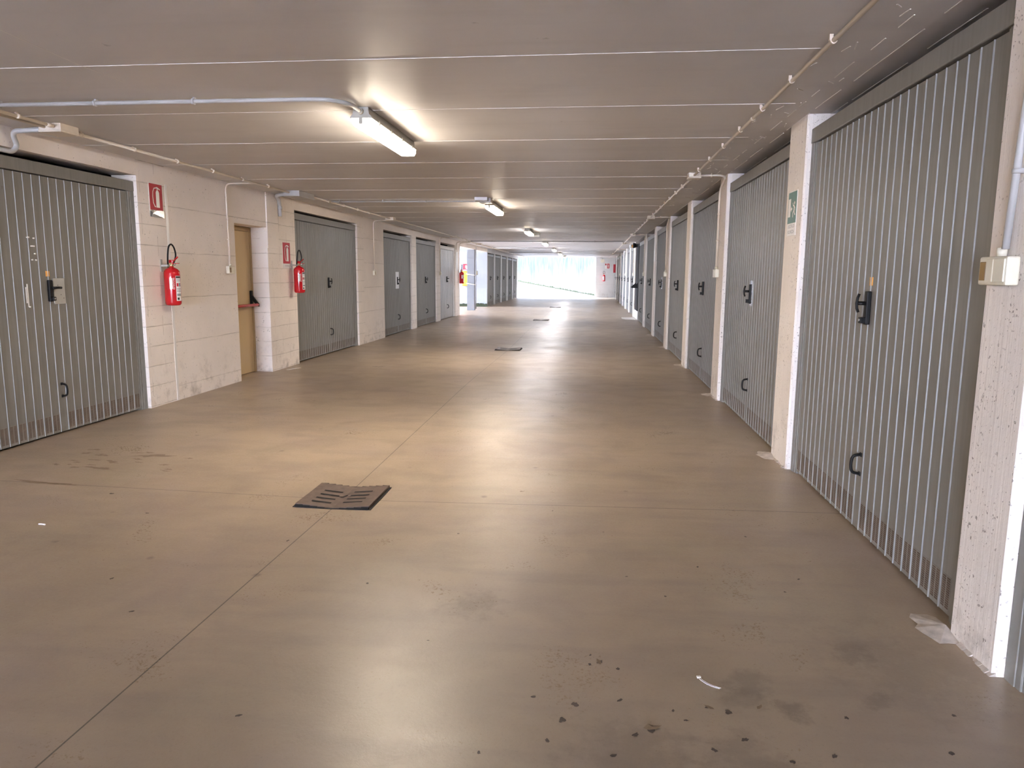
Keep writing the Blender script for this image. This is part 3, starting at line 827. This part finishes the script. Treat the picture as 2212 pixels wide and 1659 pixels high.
    conduit('far ivory pipe along the left ceiling beyond the side opening', [(-4.05, 24.4, Zp), (-4.05, 46, Zp)], 0.016, 'pvc', [((-4.05, 25 + 1.0 * k, Zp), 'y') for k in range(20)])
    junction_box('small ivory junction box on the left ceiling before the white-sheet door', -4.06, -3.9, 14.25, 14.45)
    junction_box('small ivory junction box on the left ceiling above the silver door', -4.08, -3.9, 21.0, 21.2)
    junction_box('tiny ivory junction box on the left ceiling at the side opening', -4.15, -3.95, 26.2, 26.5)
    for y, l, sl, zt in ((8.71, 'ivory pipe dropping to the switch left of the beige exit door', 'ivory switch box beside the beige exit door', 1.5), (14.83, 'ivory pipe dropping to the round switch between left garage doors', 'ivory switch box on the left wall before the white-sheet door', 1.48),
                         (21.5, 'ivory pipe dropping beside the silver garage door', 'small switch box beside the silver garage door', 1.48)):
        conduit(l, [(-4.08, y - .05, Zp), (-4.47, y - .03, Zp), (-4.478, y, 2.3), (-4.478, y + .01, zt)], 0.011, 'pvc', [((-4.478, y, 2.05), 'z'), ((-4.478, y, 1.8), 'z')], rad=.09)
        make_switch(sl, 'L', y + .02, zt - .07, 0.15 if y < 9 else .12)
    # lamp feeds
    def feed(label, x0, x1, y, mat='pvcgrey', lamp=None, r=0.012):
        n = int((x1 - x0) / .67)
        pts = [(x0, y, Zp), (x1, y, Zp)]
        if lamp: pts = [(x0, y, Zp), (x1 - .02, y, Zp), (XJ, y + .12, Zp), (XJ, lamp, Zp)]
        conduit(label, pts, r, mat, [((x0 + .12 + .67 * k, y, Zp), 'x') for k in range(n)], rad=.12)
    feed('grey pipe crossing the ceiling from the left to the nearest tube lamp', -4.0, -1.66, 4.575, lamp=4.93, r=.0135)
    feed('thin grey pipe crossing the ceiling to the second tube lamp', -3.95, XJ, 10.95, lamp=11.15)
    feed('dark grey pipe crossing the whole ceiling at the fourth tube lamp', -4.05, 1.02, 24.0, r=.016)
    feed('thin pipe crossing the ceiling to the fifth tube lamp', -4.05, XJ, 29.95, r=.016)
    feed('thin far pipe crossing the ceiling to the sixth tube lamp', -4.05, XJ, 36.0, r=.016)
    # loops around the pier at the side opening
    conduit('ivory pipe running down the pier end by the side opening', [(-4.1, 24.12, Zp), (-4.47, 24.14, 2.44), (-4.475, 24.1, 2.2)], .016, 'pvc', rad=.08)
    conduit('ivory pipe looping down to the dark red extinguisher pier', [(-4.1, 24.68, Zp), (-4.47, 24.7, 2.44), (-4.475, 24.7, 2.2)], .016, 'pvc', rad=.08)
    conduit('thin pipe running down the corner of the free-standing column', [(-4.5, 28.44, 2.45), (-4.5, 28.44, 0.05)], .018, 'pvcgrey')
    t = thing('switch_box', 'tiny switch box on the corner of the free-standing column', 'light switch', (-4.5, 28.44, 1.45), RZ['L'])
    bm = BM(); rbox(bm, -.06, .06, -.07, 0, -.08, .08, .01); obj('body', bm, 'switch', t)
    for z in (1.38, 1.02):
        o = conduit('upper ivory pipe bent round the free-standing column' if z > 1.2 else 'lower ivory pipe bent round the free-standing column', [(-4.83, 28.13, z + .03), (-4.5, 28.13, z - .02), (-4.5, 28.44, z - .04)], .014, 'pvc', rad=.03)

# ------------------------------------------------------------------ fire extinguishers
def make_extinguisher(label):
    """wall plane at local y=0, front is -y, base of the cylinder at z=0"""
    t = thing('fire_extinguisher', label, 'fire extinguisher', group='red fire extinguishers')
    R, cy = 0.080, -0.115
    bm = BM()
    lathe(bm, [(0.0005, .012), (.05, .004), (.056, 0), (.066, .004), (.077, .016), (R, .03), (R, .335), (.076, .358), (.06, .378), (.038, .392), (.022, .398), (.02, .41)], (0, cy, 0), 40)
    obj('cylinder', bm, 'red', t)
    bm = BM()
    def wrap(u, v, rr=R + 0.0008, a0=0.0):
        a = a0 + u / R
        return (math.sin(a) * rr, cy - math.cos(a) * rr, v)
    def patch(a0, a1, z0, z1, mi, rr):
        n = 8
        lo = [bm.verts.new(wrap(0, z0, rr, a0 + (a1 - a0) * k / n)) for k in range(n + 1)]
        hi = [bm.verts.new(wrap(0, z1, rr, a0 + (a1 - a0) * k / n)) for k in range(n + 1)]
        for k in range(n):
            f = bm.faces.new((lo[k], lo[k + 1], hi[k + 1], hi[k])); f.material_index = mi; f.smooth = True
    patch(-.62, .22, .05, .31, 0, R + .0006)                           # white instruction label on the right flank
    patch(-.58, .18, .285, .306, 1, R + .001)
    for z in (.27, .255, .175, .16, .145): patch(-.55, .16, z, z + .006, 2, R + .001)
    patch(-.52, -.25, .2, .235, 3, R + .001); patch(-.2, .14, .2, .235, 2, R + .001); patch(-.52, .12, .10, .125, 2, R + .001); patch(-.5, -.2, .06, .085, 4, R + .001)
    patch(-1.42, -.68, .165, .30, 5, R + .0006)                         # brand-free front label with vertical lettering
    patch(-1.38, -1.02, .175, .285, 0, R + .001)
    obj('label', bm, ['signwhite', 'ink', 'greyink', 'signred', 'moss', 'red'], t, label='printed paper labels around the cylinder')
    bm = BM()
    text_into(bm, 'ESTINTORE', 0.024, lambda u, v: wrap(-v, .23 + u, R + .0016, -.86))
    obj('lettering', bm, 'signwhite', t, label='white lettering reading upwards')
    bm = BM()
    lathe(bm, [(.019, .40), (.021, .415), (.016, .44), (.012, .452)], (0, cy, 0), 16)
    lathe(bm, [(.011, -.03), (.011, .03)], (0, cy, .43), 12, 0, 'x')
    obj('valve', bm, 'brass', t)
    bm = BM()
    prism(bm, [(-.01, cy - .012, .446), (.012, cy - .012, .446), (.012, cy - .075, .50), (-.01, cy - .075, .505)], (0, 0, .007))
    prism(bm, [(-.01, cy - .012, .432), (.012, cy - .012, .432), (.012, cy - .085, .436), (-.01, cy - .085, .436)], (0, 0, .006))
    rbox(bm, -.013, .013, cy - .02, cy + .02, .436, .475, .004)
    obj('lever', bm, 'red', t, label='red squeeze lever')
    bm = BM()
    lathe(bm, [(.014, cy - .034), (.014, cy - .018)], (.024, 0, .43), 14, 0, 'y')
    obj('gauge', bm, 'chrome', t)
    bm = BM()
    pts = [(.03, cy, .43), (.05, cy - .01, .47), (.058, cy - .02, .53), (.035, cy - .02, .60), (-.005, cy - .015, .635), (-.045, cy - .01, .61), (-.06, cy - .005, .54), (-.045, cy + .01, .47), (-.012, cy + .03, .43), (.012, cy + .045, .40)]
    out = []
    P = [Vector(p) for p in pts]
    for i in range(len(P) - 1):
        a, b, c, d = P[max(i - 1, 0)], P[i], P[i + 1], P[min(i + 2, len(P) - 1)]
        for k in range(6):
            q = k / 6
            out.append(0.5 * ((2 * b) + (c - a) * q + (2 * a - 5 * b + 4 * c - d) * q * q + (3 * b - a - 3 * c + d) * q ** 3))
    out.append(P[-1])
    tube(bm, out, .0085, 10)
    obj('hose', bm, 'black', t, label='looped black hose')
    bm = BM()
    box(bm, -.018, .018, -.008, 0, .35, .48)
    box(bm, -.012, .012, cy + .01, -.004, .405, .425)
    box(bm, -.05, .05, cy + .012, cy + .02, .405, .425)
    obj('bracket', bm, 'zincplate', t)
    return t

def build_extinguishers():
    p = make_extinguisher('red fire extinguisher nearest, under the red sign beside the left-edge garage door')
    p.location = (XL, 7.28, 1.05); p.rotation_euler = (0, 0, RZ['L'])
    dup(p, (XL, 10.66, 1.10), RZ['L'], 'red fire extinguisher on the left wall at the edge of the wide garage door')
    dup(p, (XL, 24.62, 1.08), RZ['L'], 'dark red fire extinguisher on the pier after the silver garage door')
    dup(p, (0.80, YEND, 1.02), RZ['F'], 'small distant fire extinguisher on the end wall beside the bright exit', skip=('lettering',))

# ------------------------------------------------------------------ signs
def sign_plate(label, w, h, mat, side, x, y, z, group=None, name='safety_sign'):
    t = thing(name, label, 'sign', (x, y, z), RZ[side], group)
    bm = BM(); rbox(bm, -w / 2, w / 2, -.005, 0, -h / 2, h / 2, .0015)
    obj('plate', bm, mat, t)
    return t

def disc(bm, cx, cz, r, y=-.0062, n=16, mi=0, sx=1.0):
    poly(bm, [(cx + r * sx * math.cos(2 * PI * k / n), y, cz + r * math.sin(2 * PI * k / n)) for k in range(n)], mi)

def ribbon(bm, pts, w, y=-.0062, mi=0):
    pts = [Vector((p[0], 0, p[1])) for p in pts]
    L, Rr = [], []
    for i, p in enumerate(pts):
        d = (pts[min(i + 1, len(pts) - 1)] - pts[max(i - 1, 0)]).normalized(); q = Vector((-d.z, 0, d.x)) * w / 2
        L.append(bm.verts.new((p.x + q.x, y, p.z + q.z))); Rr.append(bm.verts.new((p.x - q.x, y, p.z - q.z)))
    for i in range(len(pts) - 1):
        f = bm.faces.new((L[i], L[i + 1], Rr[i + 1], Rr[i])); f.material_index = mi

def ext_sign(label, side, x, y, z, w=0.235, h=0.27, torn=False, hh=0.20):
    """red plate with a white extinguisher drawing; white caption strip below"""
    t = sign_plate(label, w, h + .07, 'signwhite', side, x, y, z, 'red extinguisher signs')
    top = (h + .07) / 2
    bm = BM(); box(bm, -w / 2 + .005, w / 2 - .005, -.0056, -.004, top - h, top - .005)
    obj('red_field', bm, 'signred', t)
    bm = BM(); c = top - h / 2 + .0
    s = h / 0.27
    poly(bm, [(.0 + q[0] * s, -.0062, c + q[1] * s) for q in [(-.002, -.105), (.058, -.105), (.058, .045), (.048, .062), (.034, .07), (.034, .085), (.02, .085), (.02, .07), (.008, .062), (-.002, .045)]])
    poly(bm, [(q[0] * s, -.0062, c + q[1] * s) for q in [(.012, .088), (.075, .075), (.078, .083), (.03, .102), (.012, .102)]])
    ribbon(bm, [(q[0] * s, c + q[1] * s) for q in [(.016, .095), (-.03, .085), (-.052, .05), (-.058, 0), (-.052, -.06), (-.03, -.095), (-.012, -.1)]], .011 * s)
    obj('pictogram', bm, 'signwhite', t, label='white extinguisher drawing')
    bm = BM(); text_into(bm, 'ESTINTORE', .024 * w / .235, lambda u, v: (u, -.0062, -top + .036 + v)); obj('caption', bm, 'greyink', t, label='small grey caption')
    if torn:
        bm = BM()
        pts = [(-.11, -.168), (-.06, -.172), (.115, -.172), (.118, -.1), (.08, -.095), (.0, -.102), (-.07, -.098), (-.112, -.105), (-.085, -.135)]
        poly(bm, [(a, -.012 + .004 * math.sin(k * 2.1), b) for k, (a, b) in enumerate(pts)])
        obj('crumpled_film', bm, 'chrome', t, label='crumpled shiny film over the caption')
        bm = BM(); box(bm, -w / 2 - .003, -w / 2 + .04, -.007, -.0058, -.17, -.115); obj('dark_corner', bm, 'greyink', t)
    return t

def build_signs():
    ext_sign('red extinguisher sign with crumpled white lower edge, above the nearest extinguisher', 'L', XL, 7.26, 2.13, torn=True)
    ext_sign('red extinguisher sign partly behind the second extinguisher hose', 'L', XL, 10.48, 1.655, 0.27, 0.31)
    t = sign_plate('narrow sign plate with glare painted white, above the dark red extinguisher by the side opening', .26, .62, 'signwhite', 'L', XL, 24.35, 1.82, name='notice')  # sign face coloured white to stand in for its glare
    t = sign_plate('narrow notice with glare painted white, high on a pillar of the right wall', .22, .6, 'signwhite', 'R', XR, 17.31, 2.02, name='notice')  # glare on this sign is put into its white colour
    # green exit sign
    w, h = .225, .30
    t = thing('escape_sign', 'green emergency exit sign on the white pillar between right garage doors', 'sign', (XR, 5.60, 1.85), RZ['R'])
    bm = BM(); rbox(bm, -w / 2, w / 2, -.005, 0, -.155, .165, .0015); obj('plate', bm, 'signwhite', t)
    bm = BM(); box(bm, -w / 2 + .004, w / 2 - .002, -.0056, -.004, -.065, .158); obj('green_field', bm, 'signgreen', t)
    bm = BM()
    box(bm, -.098, -.042, -.0064, -.005, -.018, .112)                    # door
    y = -.0064
    poly(bm, [(-.036, y, .035), (-.012, y, .06), (-.012, y, .045), (.006, y, .045), (.006, y, .03), (-.012, y, .03), (-.012, y, .012)])   # arrow
    disc(bm, .062, .075, .012, y)
    poly(bm, [(.036, y, .066), (.058, y, .058), (.068, y, .05), (.062, y, .015), (.042, y, .02), (.046, y, .045)])
    ribbon(bm, [(.05, .055), (.028, .058), (.016, .08)], .010, y); ribbon(bm, [(.06, .05), (.08, .04), (.078, .02)], .009, y)
    ribbon(bm, [(.048, .022), (.028, .004), (.03, -.025)], .012, y); ribbon(bm, [(.058, .018), (.074, -.004), (.09, -.01)], .012, y)
    obj('pictogram', bm, 'signwhite', t, label='white running figure, arrow and doorway')
    bm = BM()
    text_into(bm, 'USCITA DI', .036, lambda u, v: (u, -.0062, -.088 + v)); text_into(bm, 'SICUREZZA', .033, lambda u, v: (u, -.0062, -.128 + v))
    obj('lettering', bm, 'greyink', t)
    # end wall
    t = thing('safety_sign', 'small red and white sign on the distant end wall', 'sign', (1.0, YEND, 1.97), 0, 'red extinguisher signs')
    bm = BM(); rbox(bm, -.15, .15, -.006, 0, -.17, .17, .002); obj('plate', bm, 'signwhite', t)
    bm = BM()
    box(bm, -.02, .13, -.0075, -.005, -.15, .15); box(bm, -.14, -.06, -.0075, -.005, .04, .15); obj('red_field', bm, 'signred', t)
    bm = BM(); box(bm, .03, .07, -.0085, -.007, -.1, .1); obj('pictogram', bm, 'signwhite', t)
    t = thing('safety_sign', 'red sign on the right wall at the far end, seen edge-on', 'sign', (XR, 44.7, 1.8), RZ['R'], 'red extinguisher signs')
    bm = BM(); rbox(bm, -.2, .2, -.13, 0, -.25, .25, .003); obj('plate', bm, 'signred', t)
    t = thing('junction_box', 'greenish box with a pipe on the distant end wall', 'junction box', (.69, YEND, 2.28), 0)
    bm = BM(); rbox(bm, -.12, .12, -.1, 0, -.1, .1, .01); obj('base', bm, 'switch', t)
    bm = BM(); tube(bm, fillet([(.0, -.03, .1), (.0, -.03, .19), (-.3, -.03, .2)], .05), .014); obj('pipe', bm, 'pvcgrey', t)
    # side passage
    t = thing('safety_sign', 'small red sign on the bright wall of the side opening', 'sign', (-5.46, 31.6, 1.71), 0, 'red extinguisher signs')
    bm = BM(); rbox(bm, -.11, .11, -.006, 0, -.11, .13, .002); obj('plate', bm, 'signred', t)
    bm = BM(); poly(bm, [(a, -.0075, b) for a, b in [(.02, -.08), (.07, -.08), (.07, .03), (.045, .06), (.02, .03)]]); ribbon(bm, [(.04, .08), (.0, .05), (.0, -.05)], .012, -.0075); obj('pictogram', bm, 'signwhite', t)
    t = thing('hose_cover', 'orange and yellow cover panel under the small red sign in the side opening', 'equipment cover', (-5.44, 31.6, 1.21), 0)
    bm = BM(); rbox(bm, -.17, .2, -.16, 0, -.32, .32, .04); obj('case', bm, 'brightorange', t)
    bm = BM(); rbox(bm, -.06, .18, -.175, -.15, -.17, .15, .01); obj('panel', bm, 'yellow', t)

# ------------------------------------------------------------------ drains and litter
def build_floor_things():
    lab = ['rusty cast iron drain cover with slots nearest in the floor', 'second drain cover farther along the floor joint', 'third drain cover, a thin dark line far along the floor', 'farthest drain cover near the bright exit']
    for (y, l) in zip(DRAINS, lab):
        t = thing('drain_cover', l, 'drain', (XJ, y, 0), 0, 'drain covers along the floor joint')
        w, d = .235, .225
        # sheet bent along the drain line, following the dished floor
        n = 12
        def z(x, yy): return floor_z(XJ + x, y + yy) + 0.004 + .018 * (abs(x) / w)
        bm = BM()
        for a in range(n):
            for b in range(n):
                x0, x1 = -w + 2 * w * a / n, -w + 2 * w * (a + 1) / n; y0, y1 = -d + 2 * d * b / n, -d + 2 * d * (b + 1) / n
                poly(bm, [(x0, y0, z(x0, y0)), (x1, y0, z(x1, y0)), (x1, y1, z(x1, y1)), (x0, y1, z(x0, y1))])
        bmesh.ops.remove_doubles(bm, verts=bm.verts[:], dist=1e-5)
        r = bmesh.ops.extrude_face_region(bm, geom=bm.faces[:])
        bmesh.ops.translate(bm, verts=[v for v in r['geom'] if isinstance(v, bmesh.types.BMVert)], vec=(0, 0, -.03))
        obj('cover', bm, 'iron', t)
        bm = BM()
        for s in (-1, 1):
            for k in range(4):
                yy = -.125 + .075 * k + (-.02 if s < 0 else 0)
                xs = [s * (.035 + .125 * q / 6) for q in range(7)]
                for xa, xb in zip(xs, xs[1:]):
                    poly(bm, [(xa, yy - .011, z(xa, yy) + .0025), (xb, yy - .011, z(xb, yy) + .0025), (xb, yy + .011, z(xb, yy) + .0025), (xa, yy + .011, z(xa, yy) + .0025)])
        ribbon_pts = [(-.02, -.02), (.0, 0.0), (.012, .03)]
        for a, b in zip(ribbon_pts, ribbon_pts[1:]):
            poly(bm, [(a[0] - .008, a[1], z(0, 0) + .005), (a[0] + .008, a[1], z(0, 0) + .005), (b[0] + .006, b[1], z(0, 0) + .005), (b[0] - .006, b[1], z(0, 0) + .005)])
        obj('slot', bm, 'void', t, label='two rows of dark slots')
        bm = BM()
        for s in (-1, 1):
            box(bm, s * (w + .008) - .006, s * (w + .008) + .006, -d - .014, d + .014, floor_z(XJ + s * w, y) - .02, floor_z(XJ + s * w, y) + .006)
        m_ = 10
        for s in (-1, 1):
            for k in range(m_):
                x0, x1 = -w + 2 * w * k / m_, -w + 2 * w * (k + 1) / m_
                zz = z((x0 + x1) / 2, s * d) - .006
                box(bm, x0, x1, s * (d + .008) - .006, s * (d + .008) + .006, zz - .03, zz + .003)
        obj('rim', bm, 'void', t)
    def at(x, y): return (x, y, floor_z(x, y))
    bm = BM(); tube(bm, [(-.02, 0, .004), (-.005, .002, .004), (.01, -.001, .004), (.022, -.004, .004)], .0042, 10); 
    o = obj('cigarette_butt', bm, 'signwhite', None, at(-3.05, 3.62)); tag(o, 'white cigarette butt on the floor near the left edge', 'cigarette butt')
    t = thing('cable_tie', 'curled white cable tie lying on the floor at lower right', 'cable tie', at(.415, 2.41), .2)
    bm = BM(); pts = [(.0, .03), (.004, .01), (.015, -.012), (.03, -.03), (.05, -.045)]
    for dx in (0, .006): tube(bm, [(a + dx, b + dx * .5, .002) for a, b in pts], .0012, 6)
    obj('strap', bm, 'signwhite', t)
    bm = BM(); rbox(bm, -.004, .01, .026, .036, 0, .006, .001); obj('head', bm, 'signwhite', t)
    o = None
    for i, (x, y, s, rz) in enumerate([(-.42, 4.63, .02, .4), (.06, 2.51, .02, 1.9), (.225, 2.13, .03, .2), (.42, 2.26, .018, 2.6), (.585, 2.28, .016, .9)]):
        bm = BM()
        P = [(-1, 0, .1), (-.4, .45, .35), (.2, .3, .15), (1, .05, .4), (.3, -.4, .25), (-.5, -.35, .05)]
        c = bm.verts.new((0, 0, s * .12)); vs = [bm.verts.new((a * s, b * s, max(.0015, k * s * .5))) for a, b, k in P]
        for k in range(6): bm.faces.new((c, vs[k], vs[(k + 1) % 6]))
        q = obj('dried_leaf', bm, 'wet', None, at(x, y)); q.rotation_euler = (0, 0, rz)
        tag(q, 'small curled dry leaf scrap on the concrete floor', 'leaf', 'dry leaf scraps on the floor')
    # chalky plaster flake lying by the block pier
    bm = BM(); box(bm, -.14, .14, -.012, .012, 0, .004)
    o = obj('plaster_sliver', bm, 'signwhite', None, (-4.33, 10.2, 0.0)); o.rotation_euler = (0, 0, 1.2); tag(o, 'thin white sliver on the floor by the left wall before the wide door', 'debris')

# ------------------------------------------------------------------ light and camera
def build_light():
    w = bpy.data.worlds.new('sky'); SC.world = w; w.use_nodes = True
    bg = w.node_tree.nodes['Background']; bg.inputs[0].default_value = (0.72, 0.79, 1.0, 1); bg.inputs[1].default_value = 46.0
    sun = bpy.data.lights.new('sun', 'SUN'); sun.energy = 6.0; sun.angle = 0.01; sun.color = (1.0, 0.95, 0.88)
    so = bpy.data.objects.new('sun', sun); COL.objects.link(so)
    d = Vector((0.35, 0.55, -1.0)); so.rotation_euler = d.to_track_quat('-Z', 'Y').to_euler()
    SC.view_settings.view_transform = 'Standard'; SC.view_settings.look = 'None'
    SC.view_settings.exposure = 0.58; SC.view_settings.gamma = 1.0; SC.view_settings.use_curve_mapping = False

def build_camera():
    f, p, y, r = 1565.44, math.radians(8.5933), math.radians(6.1060), math.radians(0.4253)
    cy, sy, cp, sp = math.cos(y), math.sin(y), math.cos(p), math.sin(p)
    F = Vector((-sy * cp, cy * cp, -sp)); Rt = Vector((cy, sy, 0)); U = Rt.cross(F)
    R2 = Rt * math.cos(r) + U * math.sin(r); U2 = U * math.cos(r) - Rt * math.sin(r)
    c = bpy.data.cameras.new('camera'); c.sensor_fit = 'HORIZONTAL'; c.sensor_width = 36.0; c.lens = 36.0 * f / 2212.0
    c.clip_start = 0.05; c.clip_end = 300
    o = bpy.data.objects.new('camera', c); COL.objects.link(o)
    o.matrix_world = Matrix(((R2.x, U2.x, -F.x, 0), (R2.y, U2.y, -F.y, 0), (R2.z, U2.z, -F.z, 1.4), (0, 0, 0, 1)))
    SC.camera = o
    SC.cycles.max_bounces = 9; SC.cycles.diffuse_bounces = 6; SC.cycles.glossy_bounces = 3; SC.cycles.transmission_bounces = 2

build_shell(); build_pillars(); build_doors(); build_exit_doors(); build_lamps(); build_electrics()
build_extinguishers(); build_signs(); build_floor_things(); build_light(); build_camera()
